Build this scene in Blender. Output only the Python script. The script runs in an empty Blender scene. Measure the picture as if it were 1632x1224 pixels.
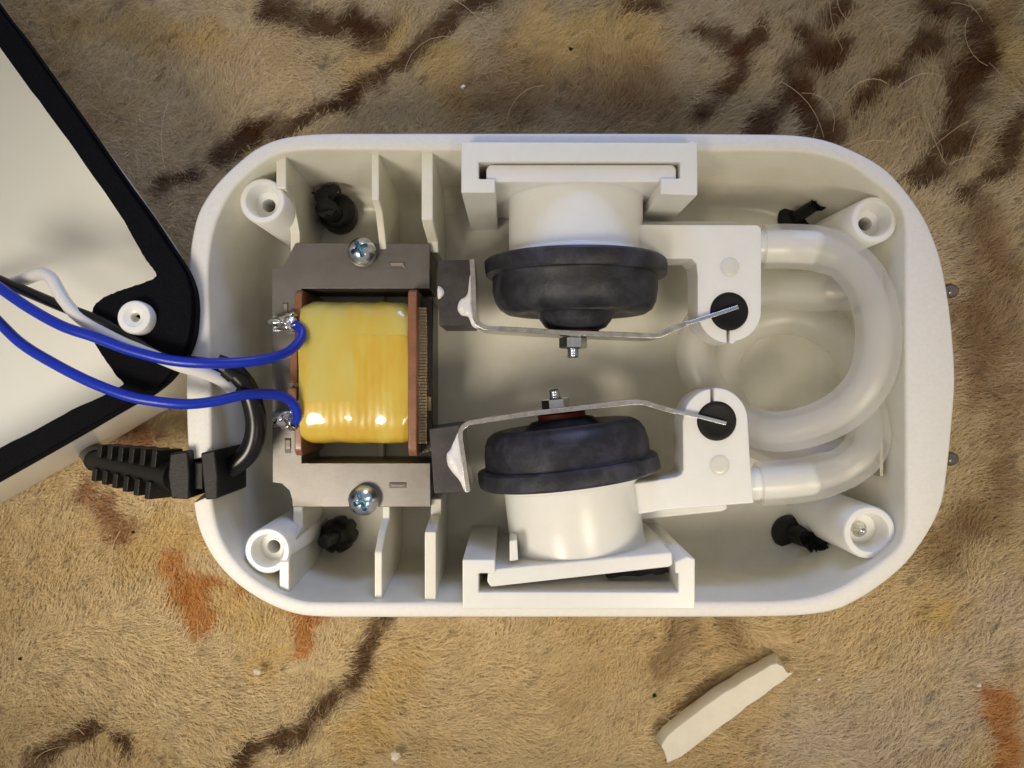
import bpy, bmesh, math, random
import numpy as np
from mathutils import Vector, Matrix

random.seed(7)
RNG = np.random.default_rng(11)
C = bpy.context.scene.collection
SC = bpy.context.scene

# ------------------------------------------------------------------ camera
RIM = 2.70                       # height of the case rim above the rug
CAM_Z = RIM + 12.26
cam_d = bpy.data.cameras.new('camera')
cam = bpy.data.objects.new('camera', cam_d)
C.objects.link(cam)
cam.location = (0, 0, CAM_Z)
cam_d.sensor_width = 36.0
cam_d.lens = 36.0 * 1226 / 1632
cam_d.clip_start = 0.1
cam_d.clip_end = 300
SC.camera = cam
cam_d.dof.use_dof = True
cam_d.dof.focus_distance = 12.75
cam_d.dof.aperture_fstop = 0.27

# ------------------------------------------------------------------ light
w = bpy.data.worlds.new('World')
SC.world = w
w.use_nodes = True
bg = w.node_tree.nodes['Background']
bg.inputs['Color'].default_value = (1.0, 0.93, 0.84, 1)
bg.inputs['Strength'].default_value = 0.35


def area(name, loc, target, size, power, col):
    d = bpy.data.lights.new(name, 'AREA')
    d.shape = 'DISK'
    d.size = size
    d.energy = power
    d.color = col
    o = bpy.data.objects.new(name, d)
    C.objects.link(o)
    o.location = loc
    v = Vector(target) - Vector(loc)
    o.rotation_euler = v.to_track_quat('-Z', 'Y').to_euler()
    return o


def spot(name, loc, target, power, col, radius, deg):
    d = bpy.data.lights.new(name, 'SPOT')
    d.energy = power; d.color = col; d.shadow_soft_size = radius
    d.spot_size = math.radians(deg); d.spot_blend = 1.0
    o = bpy.data.objects.new(name, d)
    C.objects.link(o)
    o.location = loc
    o.rotation_euler = (Vector(target) - Vector(loc)).to_track_quat('-Z', 'Y').to_euler()


spot('key_spot', (-10.5, -8.5, 19.5), (-4.5, -1.5, 0), 15500, (1.0, 0.89, 0.73), 3.6, 56)  # unseen warm key; its cone falloff stands in for a shadow at the top
spot('right_spot', (9, -11, 21), (6.0, -2.5, 0), 11500, (1.0, 0.86, 0.66), 3.4, 53)  # added second warm spot, unseen; cone leaves the top centre dim
area('window_light', (2, 20, 9.5), (0, 0, 1), 8.0, 1750, (0.36, 0.51, 1.0))

SC.view_settings.view_transform = 'Standard'
SC.view_settings.look = 'None'
SC.view_settings.exposure = -0.07
SC.view_settings.gamma = 1.0
SC.cycles.max_bounces = 12
SC.cycles.transmission_bounces = 12
SC.cycles.transparent_max_bounces = 16


# ------------------------------------------------------------------ helpers
def P(px, py, z):
    k = (CAM_Z - z) / 1226.0
    return Vector(((px - 816) * k, -(py - 612) * k, z))


def PL(pts, z):
    return [P(x, y, z) for x, y in pts]


def mat(name, col, rough=0.5, metal=0.0, spec=0.5, trans=0.0, ior=1.45, coat=0.0, sss=0.0, sss_r=0.15,
        noise=None, bump=None, sheen=0.0, alpha=1.0):
    """Principled material; noise = (scale, other colour, amount[, detail]); bump = (scale, strength[, detail])."""
    m = bpy.data.materials.new(name)
    m.use_nodes = True
    nt = m.node_tree
    b = nt.nodes['Principled BSDF']
    b.inputs['Base Color'].default_value = (*col, 1)
    b.inputs['Roughness'].default_value = rough
    b.inputs['Metallic'].default_value = metal
    b.inputs['Specular IOR Level'].default_value = spec
    b.inputs['Transmission Weight'].default_value = trans
    b.inputs['IOR'].default_value = ior
    b.inputs['Coat Weight'].default_value = coat
    b.inputs['Coat Roughness'].default_value = 0.1
    b.inputs['Sheen Weight'].default_value = sheen
    b.inputs['Alpha'].default_value = alpha
    if sss:
        b.inputs['Subsurface Weight'].default_value = sss
        b.inputs['Subsurface Radius'].default_value = (1.0, 0.8, 0.5)
        b.inputs['Subsurface Scale'].default_value = sss_r
    tc = nt.nodes.new('ShaderNodeTexCoord')
    if noise:
        n = nt.nodes.new('ShaderNodeTexNoise')
        n.inputs['Scale'].default_value = noise[0]
        n.inputs['Detail'].default_value = noise[3] if len(noise) > 3 else 6
        n.inputs['Roughness'].default_value = 0.65
        nt.links.new(tc.outputs['Object'], n.inputs['Vector'])
        r = nt.nodes.new('ShaderNodeValToRGB')
        r.color_ramp.elements[0].position = 0.42
        r.color_ramp.elements[1].position = 0.68
        nt.links.new(n.outputs['Fac'], r.inputs['Fac'])
        mu = nt.nodes.new('ShaderNodeMath')
        mu.operation = 'MULTIPLY'
        mu.inputs[1].default_value = noise[2]
        nt.links.new(r.outputs['Color'], mu.inputs[0])
        mx = nt.nodes.new('ShaderNodeMixRGB')
        mx.inputs['Color1'].default_value = (*col, 1)
        mx.inputs['Color2'].default_value = (*noise[1], 1)
        nt.links.new(mu.outputs[0], mx.inputs['Fac'])
        nt.links.new(mx.outputs['Color'], b.inputs['Base Color'])
    if bump:
        n = nt.nodes.new('ShaderNodeTexNoise')
        n.inputs['Scale'].default_value = bump[0]
        n.inputs['Detail'].default_value = bump[2] if len(bump) > 2 else 4
        nt.links.new(tc.outputs['Object'], n.inputs['Vector'])
        bp = nt.nodes.new('ShaderNodeBump')
        bp.inputs['Strength'].default_value = bump[1]
        bp.inputs['Distance'].default_value = 0.03
        nt.links.new(n.outputs['Fac'], bp.inputs['Height'])
        nt.links.new(bp.outputs['Normal'], b.inputs['Normal'])
    return m


def add_wave(m, direction, scale, strength, distort=1.5, dist=0.02):
    """Fine parallel grooves on top of a material's bump."""
    nt = m.node_tree
    b = nt.nodes['Principled BSDF']
    tc = nt.nodes.new('ShaderNodeTexCoord')
    wv = nt.nodes.new('ShaderNodeTexWave')
    wv.bands_direction = direction
    wv.inputs['Scale'].default_value = scale
    wv.inputs['Distortion'].default_value = distort
    wv.inputs['Detail'].default_value = 3
    nt.links.new(tc.outputs['Object'], wv.inputs['Vector'])
    bp = nt.nodes.new('ShaderNodeBump')
    bp.inputs['Strength'].default_value = strength
    bp.inputs['Distance'].default_value = dist
    nt.links.new(wv.outputs['Fac'], bp.inputs['Height'])
    old = b.inputs['Normal'].links
    if old:
        nt.links.new(old[0].from_socket, bp.inputs['Normal'])
    nt.links.new(bp.outputs['Normal'], b.inputs['Normal'])
    return m


M = {}
M['case'] = mat('cream_case_plastic', (0.78, 0.765, 0.67), 0.19, sss=0.25, sss_r=0.25, bump=(70, 0.07),
                noise=(1.3, (0.66, 0.62, 0.50), 0.5))
M['rim'] = mat('cut_rim_plastic', (0.78, 0.77, 0.74), 0.42, sss=0.2, sss_r=0.2, bump=(55, 0.22, 8),
               noise=(14, (0.68, 0.67, 0.65), 0.4, 8))
M['white'] = mat('white_nylon', (0.82, 0.82, 0.79), 0.27, sss=0.35, sss_r=0.3, bump=(12, 0.06),
                 noise=(3, (0.78, 0.77, 0.72), 0.5))
M['lid'] = mat('lid_white_plastic', (0.82, 0.82, 0.77), 0.2, sss=0.15, sss_r=0.3, bump=(1.2, 0.10, 2))
M['foam'] = mat('black_foam', (0.003, 0.003, 0.004), 0.85, spec=0.12, bump=(60, 0.6, 6), noise=(40, (0.010, 0.010, 0.014), 0.6))
M['rubber'] = mat('dusty_black_rubber', (0.016, 0.016, 0.021), 0.46, spec=0.45, bump=(22, 0.15, 6),
                  noise=(2.2, (0.060, 0.060, 0.084), 0.75, 14))
for nd in M['rubber'].node_tree.nodes:
    if nd.type == 'TEX_NOISE' and nd.inputs['Detail'].default_value > 13: nd.inputs['Distortion'].default_value = 0.4
    if nd.type == 'VALTORGB': nd.color_ramp.elements[0].position = .44; nd.color_ramp.elements[1].position = .66
M['black'] = mat('black_rubber', (0.006, 0.006, 0.006), 0.42, spec=0.4, bump=(30, 0.2, 6), noise=(14, (0.02, 0.02, 0.02), 0.5))
M['grommet'] = mat('matte_black_grommet', (0.005, 0.005, 0.006), 0.5, spec=0.3, bump=(50, 0.1))
M['relief'] = mat('moulded_black_plastic', (0.0065, 0.0065, 0.006), 0.45, spec=0.5, bump=(70, 0.35, 5))
M['jacket'] = mat('black_cable_jacket', (0.005, 0.005, 0.006), 0.28, spec=0.5)
M['steel'] = mat('dull_core_steel', (0.20, 0.19, 0.18), 0.42, metal=0.85, bump=(90, 0.10, 4), noise=(2.2, (0.165, 0.145, 0.125), 0.6))
add_wave(M['steel'], 'Z', 18, 0.25, 0.3, 0.02)
M['lam'] = mat('lamination_edge', (0.40, 0.32, 0.20), 0.4, metal=0.8, bump=(40, 0.4))
M['leg_dark'] = mat('varnished_leg_steel', (0.05, 0.042, 0.03), 0.3, metal=0.4, spec=0.6, bump=(20, 0.3))
M['flange'] = mat('brown_phenolic', (0.25, 0.105, 0.052), 0.38, coat=0.3, noise=(5, (0.17, 0.065, 0.03), 0.7), bump=(25, 0.1))
M['zinc'] = mat('zinc_plating', (0.66, 0.69, 0.74), 0.24, metal=1.0, bump=(16, 0.06), noise=(9, (0.46, 0.54, 0.66), 0.6))
M['recess'] = mat('blue_recess_tint', (0.24, 0.44, 0.58), 0.35, metal=0.9, bump=(20, 0.1))  # darker, bluer colour so the cross stands out from the head
M['mark'] = mat('pressed_mark', (0.20, 0.17, 0.15), 0.6, metal=0.9)
M['tip'] = mat('dark_chrome', (0.30, 0.28, 0.26), 0.18, metal=1.0)
M['solder'] = mat('solder', (0.75, 0.74, 0.72), 0.16, metal=1.0, bump=(14, 0.5, 3), noise=(18, (0.22, 0.18, 0.13), 0.55))
M['strip'] = mat('steel_strip', (0.74, 0.72, 0.69), 0.22, metal=1.0, bump=(40, 0.08), noise=(8, (0.40, 0.34, 0.29), 0.6, 8))
M['magnet'] = mat('ferrite_magnet', (0.040, 0.036, 0.036), 0.42, metal=0.2, bump=(14, 0.06, 6), noise=(3, (0.085, 0.076, 0.068), 0.7))
M['glue'] = mat('white_glue', (0.74, 0.73, 0.73), 0.3, sss=0.2, bump=(14, 0.3))
M['red'] = mat('red_fibre', (0.15, 0.016, 0.012), 0.55, bump=(30, 0.2))
M['blue'] = mat('blue_pvc', (0.004, 0.026, 0.40), 0.32, spec=0.5, bump=(60, 0.08))
M['whitewire'] = mat('white_pvc', (0.72, 0.71, 0.68), 0.36, sss=0.1)
M['brass'] = mat('nickel_outlet', (0.50, 0.46, 0.40), 0.42, metal=1.0, noise=(9, (0.3, 0.26, 0.2), 0.5), bump=(20, 0.1))
M['stick'] = mat('chalky_white_strip', (0.80, 0.76, 0.66), 0.75, spec=0.2, bump=(9, 0.3, 6), noise=(3, (0.72, 0.67, 0.56), 0.6))


def coil_mat(nm, shift=0.0):
    m = mat(nm, (0.70, 0.44, 0.055), 0.30, coat=1.0, sss=0.15, sss_r=0.2)
    nt = m.node_tree
    b = nt.nodes['Principled BSDF']
    b.inputs['Coat Roughness'].default_value = 0.04
    tc = nt.nodes.new('ShaderNodeTexCoord')
    mp = nt.nodes.new('ShaderNodeMapping')
    mp.inputs['Scale'].default_value = (1.5, 0.55, 0.7)
    mp.inputs['Location'].default_value = (shift * 9, shift * 5, 0)
    nt.links.new(tc.outputs['Object'], mp.inputs['Vector'])
    n = nt.nodes.new('ShaderNodeTexNoise')
    n.inputs['Scale'].default_value = 1.6
    n.inputs['Detail'].default_value = 5
    nt.links.new(mp.outputs['Vector'], n.inputs['Vector'])
    n.inputs['Detail'].default_value = 2.5
    r = nt.nodes.new('ShaderNodeValToRGB')
    e = r.color_ramp.elements
    e[0].position, e[0].color = 0.30, (0.60, 0.35, 0.022, 1)
    e[1].position, e[1].color = 0.70, (0.66, 0.50, 0.09, 1)
    x = e.new(0.5); x.color = (0.64, 0.44, 0.055, 1)
    nt.links.new(n.outputs['Fac'], r.inputs['Fac'])
    nt.links.new(r.outputs['Color'], b.inputs['Base Color'])
    bp = nt.nodes.new('ShaderNodeBump')
    bp.inputs['Strength'].default_value = 0.09
    bp.inputs['Distance'].default_value = 0.06
    nt.links.new(n.outputs['Fac'], bp.inputs['Height'])
    nt.links.new(bp.outputs['Normal'], b.inputs['Normal'])
    nt.links.new(bp.outputs['Normal'], b.inputs['Coat Normal'])
    return m


M['coil'] = add_wave(coil_mat('amber_tape'), 'X', 2.6, .10, 3.0, .02)
M['tape'] = coil_mat('amber_tape_top', .30)
for nd in M['tape'].node_tree.nodes:
    if nd.type == 'VALTORGB':
        for e_, c_ in zip(nd.color_ramp.elements, ((.62, .42, .05, 1), (.60, .47, .09, 1), (.60, .51, .14, 1))): e_.color = c_


def hose_mat():
    m = bpy.data.materials.new('milky_silicone')
    m.use_nodes = True
    nt = m.node_tree
    out = nt.nodes['Material Output']
    b = nt.nodes['Principled BSDF']
    b.inputs['Base Color'].default_value = (0.92, 0.92, 0.91, 1)
    b.inputs['Roughness'].default_value = 0.32
    b.inputs['Subsurface Weight'].default_value = 0.3
    b.inputs['Subsurface Scale'].default_value = 0.2
    b.inputs['Specular IOR Level'].default_value = 0.2
    tr = nt.nodes.new('ShaderNodeBsdfTransparent')
    tr.inputs['Color'].default_value = (0.99, 0.985, 0.965, 1)
    tl = nt.nodes.new('ShaderNodeBsdfTranslucent')
    tl.inputs['Color'].default_value = (0.93, 0.93, 0.90, 1)
    body = nt.nodes.new('ShaderNodeMixShader'); body.inputs['Fac'].default_value = 0.4
    nt.links.new(b.outputs[0], body.inputs[1]); nt.links.new(tl.outputs[0], body.inputs[2])
    mx = nt.nodes.new('ShaderNodeMixShader'); mx.inputs['Fac'].default_value = 0.32
    nt.links.new(tr.outputs[0], mx.inputs[1]); nt.links.new(body.outputs[0], mx.inputs[2])
    gl = nt.nodes.new('ShaderNodeBsdfGlossy'); gl.inputs['Roughness'].default_value = 0.38
    top = nt.nodes.new('ShaderNodeMixShader')
    top.inputs['Fac'].default_value = 0.035; nt.links.new(mx.outputs[0], top.inputs[1]); nt.links.new(gl.outputs[0], top.inputs[2])
    nt.links.new(top.outputs[0], out.inputs['Surface'])
    return m


M['hose'] = hose_mat()

ROOTLOC = {}


def tag(o, label=None, cat=None, group=None, kind=None):
    if label: o['label'] = label
    if cat: o['category'] = cat
    if group: o['group'] = group
    if kind: o['kind'] = kind
    return o


def thing(name, label, cat, loc, group=None):
    o = bpy.data.objects.new(name, None)
    C.objects.link(o)
    o.empty_display_size = 0.2
    o.location = loc
    ROOTLOC[o] = Vector(loc)
    return tag(o, label, cat, group)


def mesh(name, verts, faces, m, parent=None, smooth=35, bevel=0, seg=2, subsurf=0, mats=None, fmat=None):
    """One mesh object. verts in world space; a child is stored relative to its thing's base."""
    vs = [Vector(v) for v in verts]
    if parent is None:
        lo = Vector((min(v.x for v in vs), min(v.y for v in vs), min(v.z for v in vs)))
        hi = Vector((max(v.x for v in vs), max(v.y for v in vs), max(v.z for v in vs)))
        base = Vector(((lo.x + hi.x) / 2, (lo.y + hi.y) / 2, lo.z))
    else:
        base = ROOTLOC[parent]
    me = bpy.data.meshes.new(name)
    me.from_pydata([tuple(v - base) for v in vs], [], faces)
    bm = bmesh.new(); bm.from_mesh(me)
    bmesh.ops.recalc_face_normals(bm, faces=bm.faces)
    bm.to_mesh(me); bm.free()
    for x in (mats or [m]):
        me.materials.append(x)
    if fmat:
        me.polygons.foreach_set('material_index', fmat)
    if smooth:
        me.shade_smooth()
        me.set_sharp_from_angle(angle=math.radians(smooth))
    o = bpy.data.objects.new(name, me)
    C.objects.link(o)
    if parent is None:
        o.location = base
    else:
        o.parent = parent
    ROOTLOC[o] = base
    if bevel:
        b = o.modifiers.new('bevel', 'BEVEL')
        b.width = bevel; b.segments = seg; b.limit_method = 'ANGLE'
        b.angle_limit = math.radians(40); b.harden_normals = True
    if subsurf:
        s = o.modifiers.new('subsurf', 'SUBSURF')
        s.levels = s.render_levels = subsurf
    return o


def loft(rings, closed=False, cap0=True, cap1=True):
    """rings: lists of points of equal length, each a closed loop."""
    n = len(rings[0]); V = []; F = []
    for r in rings: V += [Vector(p) for p in r]
    m = len(rings)
    for i in range(m if closed else m - 1):
        a = i * n; b = ((i + 1) % m) * n
        for j in range(n):
            k = (j + 1) % n
            F.append((a + j, a + k, b + k, b + j))
    if not closed:
        if cap0: F.append(tuple(range(n - 1, -1, -1)))
        if cap1: F.append(tuple(range((m - 1) * n, m * n)))
    return V, F


def join(*vf):
    V = []; F = []
    for v, f in vf:
        k = len(V); V += list(v); F += [tuple(i + k for i in q) for q in f]
    return V, F


def prism(pts, z0, z1):
    """pts world xy, vertical walls."""
    return loft([[Vector((p[0], p[1], z0)) for p in pts], [Vector((p[0], p[1], z1)) for p in pts]])


def pprism(px, zt, z0):
    """prism whose top outline is given in picture position at height zt"""
    return prism(PL(px, zt), z0, zt)


def box(x0, x1, y0, y1, z0, z1):
    return prism([(x0, y0), (x1, y0), (x1, y1), (x0, y1)], z0, z1)


def pbox(x0, x1, y0, y1, zt, z0):
    return pprism([(x0, y0), (x1, y0), (x1, y1), (x0, y1)], zt, z0)


def frame_of(axis):
    a = Vector(axis).normalized()
    u = a.cross(Vector((0, 0, 1)))
    if u.length < 1e-3: u = Vector((1, 0, 0))
    u.normalize()
    return a, u, a.cross(u).normalized()


def lathe(origin, axis, prof, n=48, cap0=True, cap1=True):
    """prof: (distance along the axis, radius)"""
    a, u, v = frame_of(axis); o = Vector(origin)
    rings = []
    for d, r in prof:
        rings.append([o + a * d + (u * math.cos(2 * math.pi * i / n) + v * math.sin(2 * math.pi * i / n)) * max(r, 1e-4)
                      for i in range(n)])
    return loft(rings, cap0=cap0, cap1=cap1)


def spline(pts, per=8):
    pts = [Vector(p) for p in pts]
    out = []
    for i in range(len(pts) - 1):
        p0 = pts[max(i - 1, 0)]; p1 = pts[i]; p2 = pts[i + 1]; p3 = pts[min(i + 2, len(pts) - 1)]
        for k in range(per):
            t = k / per
            out.append(0.5 * ((2 * p1) + (p2 - p0) * t + (2 * p0 - 5 * p1 + 4 * p2 - p3) * t * t
                              + (3 * p1 - p0 - 3 * p2 + p3) * t ** 3))
    out.append(pts[-1])
    return out


def sweep(path, rad, n=14, hollow=None, closed_ends=True):
    path = [Vector(p) for p in path]
    rings = []; u = None
    for i, p in enumerate(path):
        t = (path[min(i + 1, len(path) - 1)] - path[max(i - 1, 0)]).normalized()
        if u is None:
            _, u, _ = frame_of(t)
        u = (u - t * u.dot(t)).normalized()
        v = t.cross(u)
        r = rad(i / (len(path) - 1)) if callable(rad) else rad
        rings.append((p, u.copy(), v, r))
    mk = lambda f: [[p + (u * math.cos(2 * math.pi * j / n) + v * math.sin(2 * math.pi * j / n)) * (r * f)
                     for j in range(n)] for p, u, v, r in rings]
    if hollow:
        return loft(mk(1.0) + mk(hollow)[::-1], closed=True)
    return loft(mk(1.0), cap0=closed_ends, cap1=closed_ends)


def smooth_loop(pts, per=6):
    pts = [Vector((p[0], p[1], 0)) for p in pts]; n = len(pts); out = []
    for i in range(n):
        p0, p1, p2, p3 = pts[i - 1], pts[i], pts[(i + 1) % n], pts[(i + 2) % n]
        L = (p2 - p1).length
        a = min((p1 - p0).length, L); b = min((p3 - p2).length, L)
        m1 = (p2 - p0).normalized() * L * 0.9 if (p2 - p0).length else Vector()
        m2 = (p3 - p1).normalized() * L * 0.9
        for k in range(per):
            t = k / per
            out.append((2 * t ** 3 - 3 * t * t + 1) * p1 + (t ** 3 - 2 * t * t + t) * m1
                       + (-2 * t ** 3 + 3 * t * t) * p2 + (t ** 3 - t * t) * m2)
    return out


def polar(loop, c, n):
    """resample a star-shaped loop at n equal angles round c"""
    out = []; m = len(loop)
    for i in range(n):
        a = 2 * math.pi * i / n
        d = Vector((math.cos(a), math.sin(a)))
        best = None
        for j in range(m):
            p = Vector((loop[j][0] - c[0], loop[j][1] - c[1])); q = Vector((loop[(j + 1) % m][0] - c[0], loop[(j + 1) % m][1] - c[1]))
            e = q - p
            den = d.x * e.y - d.y * e.x
            if abs(den) < 1e-9: continue
            t = (p.x * e.y - p.y * e.x) / den
            s = (p.x * d.y - p.y * d.x) / den
            if t > 0 and -1e-6 <= s <= 1 + 1e-6:
                best = t if best is None else max(best, t)
        out.append((c[0] + d.x * best, c[1] + d.y * best))
    return out


def inset(loop, d):
    n = len(loop); out = []
    area2 = sum(loop[i][0] * loop[(i + 1) % n][1] - loop[(i + 1) % n][0] * loop[i][1] for i in range(n))
    s = 1 if area2 > 0 else -1
    for i in range(n):
        t = Vector((loop[(i + 1) % n][0] - loop[i - 1][0], loop[(i + 1) % n][1] - loop[i - 1][1]))
        t.normalize()
        nn = Vector((-t.y, t.x)) * s
        out.append((loop[i][0] + nn.x * d, loop[i][1] + nn.y * d))
    return out


def at(loop, z):
    return [Vector((p[0], p[1], z)) for p in loop]


def lump(center, rx, ry, rz, rough=0.25, seed=1, n=14, m=8):
    """an uneven blob"""
    r = random.Random(seed); c = Vector(center); V = []; F = []
    ph = [(r.uniform(0, 6.28), r.uniform(1, 4), r.uniform(0, 6.28), r.uniform(1, 3)) for _ in range(4)]
    for i in range(m + 1):
        th = math.pi * i / m
        for j in range(n):
            a = 2 * math.pi * j / n
            f = 1 + rough * sum(math.sin(round(p[1]) * a + p[0]) * math.sin(round(p[3]) * th + p[2]) for p in ph) / 2
            V.append(c + Vector((rx * math.sin(th) * math.cos(a) * f, ry * math.sin(th) * math.sin(a) * f, rz * math.cos(th) * f)))
    for i in range(m):
        for j in range(n):
            k = (j + 1) % n
            F.append((i * n + j, i * n + k, (i + 1) * n + k, (i + 1) * n + j))
    return V, F


# ================================================================== THE RUG
class Noise:
    def __init__(s, seed): s.g = np.random.default_rng(seed).random((256, 256))
    def __call__(s, x, y):
        xi = np.floor(x).astype(int); yi = np.floor(y).astype(int)
        fx = x - xi; fy = y - yi
        fx = fx * fx * (3 - 2 * fx); fy = fy * fy * (3 - 2 * fy)
        g = s.g; a = g[yi % 256, xi % 256]; b = g[yi % 256, (xi + 1) % 256]
        c = g[(yi + 1) % 256, xi % 256]; d = g[(yi + 1) % 256, (xi + 1) % 256]
        return (a * (1 - fx) + b * fx) * (1 - fy) + (c * (1 - fx) + d * fx) * fy
    def fbm(s, x, y, o=4):
        t = 0; a = 0.5; tot = 0
        for i in range(o):
            t = t + a * s(x * 2 ** i + 17 * i, y * 2 ** i + 31 * i); tot += a; a *= 0.55
        return t / tot


N1, N2, N3, N4 = Noise(1), Noise(2), Noise(3), Noise(4)

# dyed streaks of the rug: (points in picture position, half width, kind)
STREAKS = [
    ([(425, 5), (470, 32), (520, 44), (570, 35), (610, 40)], 17, 'b'), ([(560, 30), (590, 50)], 18, 'b'),
    ([(765, 0), (735, 10), (705, 36), (665, 70), (625, 100), (606, 122), (575, 130), (530, 156), (500, 172), (464, 182), (408, 208)], 14, 'b'),
    ([(545, 150), (515, 162)], 17, 'b'),
    ([(408, 208), (370, 232), (335, 244)], 15, 'b'), ([(290, 272), (262, 285)], 15, 'b'),
    ([(1000, 0), (1050, 4)], 12, 'b'),
    ([(1110, 38), (1150, 60), (1188, 72), (1214, 46)], 13, 'b'), ([(1188, 74), (1168, 108), (1145, 145), (1118, 190)], 13, 'b'),
    ([(1285, 50), (1300, 85), (1275, 105), (1265, 135)], 22, 'b'), ([(1350, 62), (1310, 92)], 15, 'b'),
    ([(1300, 140), (1290, 160), (1245, 160), (1225, 178), (1200, 205)], 17, 'b'),
    ([(1490, 62), (1465, 92), (1435, 122), (1395, 150), (1375, 162)], 14, 'b'),
    ([(1500, 8), (1550, 30), (1575, 70), (1555, 100), (1545, 160), (1535, 210), (1505, 240), (1480, 285)], 20, 'b'),
    ([(1632, 190), (1600, 235), (1590, 280), (1560, 300)], 15, 'b'),
    ([(1330, 20), (1345, 5)], 12, 'b'),
    ([(597, 985), (592, 1020), (583, 1060), (560, 1095), (538, 1118), (505, 1148), (478, 1166), (440, 1185), (395, 1215), (370, 1240)], 14, 'b'),
    ([(140, 1168), (105, 1185), (70, 1210), (45, 1240)], 15, 'b'), ([(165, 1195), (190, 1215)], 10, 'b'),
    ([(1092, 995), (1080, 1035), (1068, 1075)], 17, 'f'), ([(1165, 1000), (1180, 1020)], 18, 'f'),
    ([(1050, 1165), (1090, 1130), (1130, 1090)], 10, 'f'),
    ([(1545, 500), (1575, 560), (1560, 640)], 22, 'f'), ([(1580, 330), (1600, 420)], 18, 'f'), ([(1530, 840), (1500, 900)], 24, 'f'),
    ([(1600, 760), (1580, 830)], 22, 'f'),
    ([(268, 915), (285, 950), (300, 985), (312, 1012)], 15, 'o'), ([(300, 940), (330, 940)], 12, 'o'),
    ([(120, 785), (155, 800), (172, 840), (175, 860)], 18, 'r'), ([(190, 690), (220, 720)], 24, 'r'),
    ([(382, 955), (395, 950)], 9, 'o'), ([(500, 990), (465, 1000), (470, 1040)], 16, 'o'),
    ([(1590, 1130), (1605, 1180), (1620, 1240)], 22, 'o'),
    ([(1490, 985), (1535, 1005), (1560, 1000)], 22, 'y'), ([(215, 880), (270, 850), (310, 855)], 25, 'y'),
    ([(350, 985), (400, 1000), (420, 1040)], 30, 'y'), ([(80, 20), (200, 45), (330, 60)], 22, 'y'), ([(620, 60), (560, 120)], 22, 'y'),
    ([(860, 60), (930, 70), (1000, 40)], 40, 'y'), ([(700, 90), (720, 160)], 25, 'y'), ([(1590, 20), (1620, 100)], 25, 'y'),
    ([(560, 1180), (620, 1110), (640, 1040)], 25, 'y'),
    ([(1600, 990), (1560, 1060), (1530, 1150)], 45, 'g'), ([(1440, 1150), (1330, 1180)], 55, 'g'), ([(1270, 1200), (1450, 1210)], 40, 'g'),
    ([(1300, 190), (1330, 215)], 22, 'b'), ([(1545, 110), (1575, 95)], 26, 'b'), ([(1600, 20), (1560, 60)], 26, 'f'), ([(1560, 380), (1600, 470), (1590, 560)], 34, 'f'), ([(1620, 640), (1600, 720)], 30, 'f'), ([(760, 150), (860, 140), (960, 170)], 45, 'f'), ([(1010, 120), (1050, 190)], 35, 'f'),
]
RUGCOL = {'b': (0.080, 0.030, 0.008), 'f': (0.20, 0.10, 0.035), 'o': (0.52, 0.20, 0.035), 'r': (0.25, 0.075, 0.025),
          'y': (0.64, 0.43, 0.12), 'g': (0.62, 0.53, 0.41)}


def rug_colour(x, y):
    k = (CAM_Z - 0.2) / 1226.0
    u0 = x / k + 816; v0 = -y / k + 612
    wx = (N1.fbm(x * 1.4, y * 1.4, 4) - 0.5) * 60; wy = (N2.fbm(x * 1.4 + 9, y * 1.4, 4) - 0.5) * 60
    u = u0 + wx; v = v0 + wy
    base = np.array([0.68, 0.53, 0.295]); dark = np.array([0.56, 0.39, 0.17]); pale = np.array([0.72, 0.58, 0.36])
    f1 = np.clip((N3.fbm(x * 0.55, y * 0.55, 4) - 0.42) * 3.2, 0, 1)[..., None]
    f2 = np.clip((N4.fbm(x * 0.9 + 5, y * 0.9, 4) - 0.5) * 3.4, 0, 1)[..., None]
    col = base * (1 - f1 * 0.6) + dark * f1 * 0.6
    col = col * (1 - f2 * 0.6) + pale * f2 * 0.6
    # soft shade at the top and right, painted into the dye
    painted_shade = np.clip((u0 - 420) / 380, 0, 1) * np.clip((330 - v0) / 160, 0, 1)
    painted_shade = np.maximum(painted_shade, 0.45 * np.clip((u0 - 1380) / 160, 0, 1) * np.clip((1000 - v0) / 150, 0, 1))[..., None]
    col = col * (1 - painted_shade * 0.36)
    order = sorted(STREAKS, key=lambda s: 'ygrofb'.index(s[2]))
    for pts, wdt, kind in order:
        d = np.full(u.shape, 1e9)
        for (ax, ay), (bx, by) in zip(pts, pts[1:]):
            ex, ey = bx - ax, by - ay; L = ex * ex + ey * ey
            t = np.clip(((u - ax) * ex + (v - ay) * ey) / L, 0, 1)
            d = np.minimum(d, np.hypot(u - ax - t * ex, v - ay - t * ey))
        wv = wdt * (0.55 + 0.95 * N2.fbm(x * 2.3, y * 2.3, 3))
        soft = {'b': 0.85, 'f': 1.1, 'o': 0.6, 'r': 0.8, 'y': 1.2, 'g': 1.2}[kind]
        m = np.clip((wv * (1 + soft) - d) / (wv * soft * 1.4), 0, 1)
        m = np.clip(m * (0.35 + 1.15 * N4.fbm(x * 4.2 + 3, y * 4.2, 3)), 0, 1)
        m = m * m * (3 - 2 * m) * {'b': 0.92, 'f': 0.55, 'o': 0.85, 'r': 0.75, 'y': 0.55, 'g': 0.65}[kind]
        col = col * (1 - m[..., None]) + np.array(RUGCOL[kind]) * m[..., None]
    return col


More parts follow.
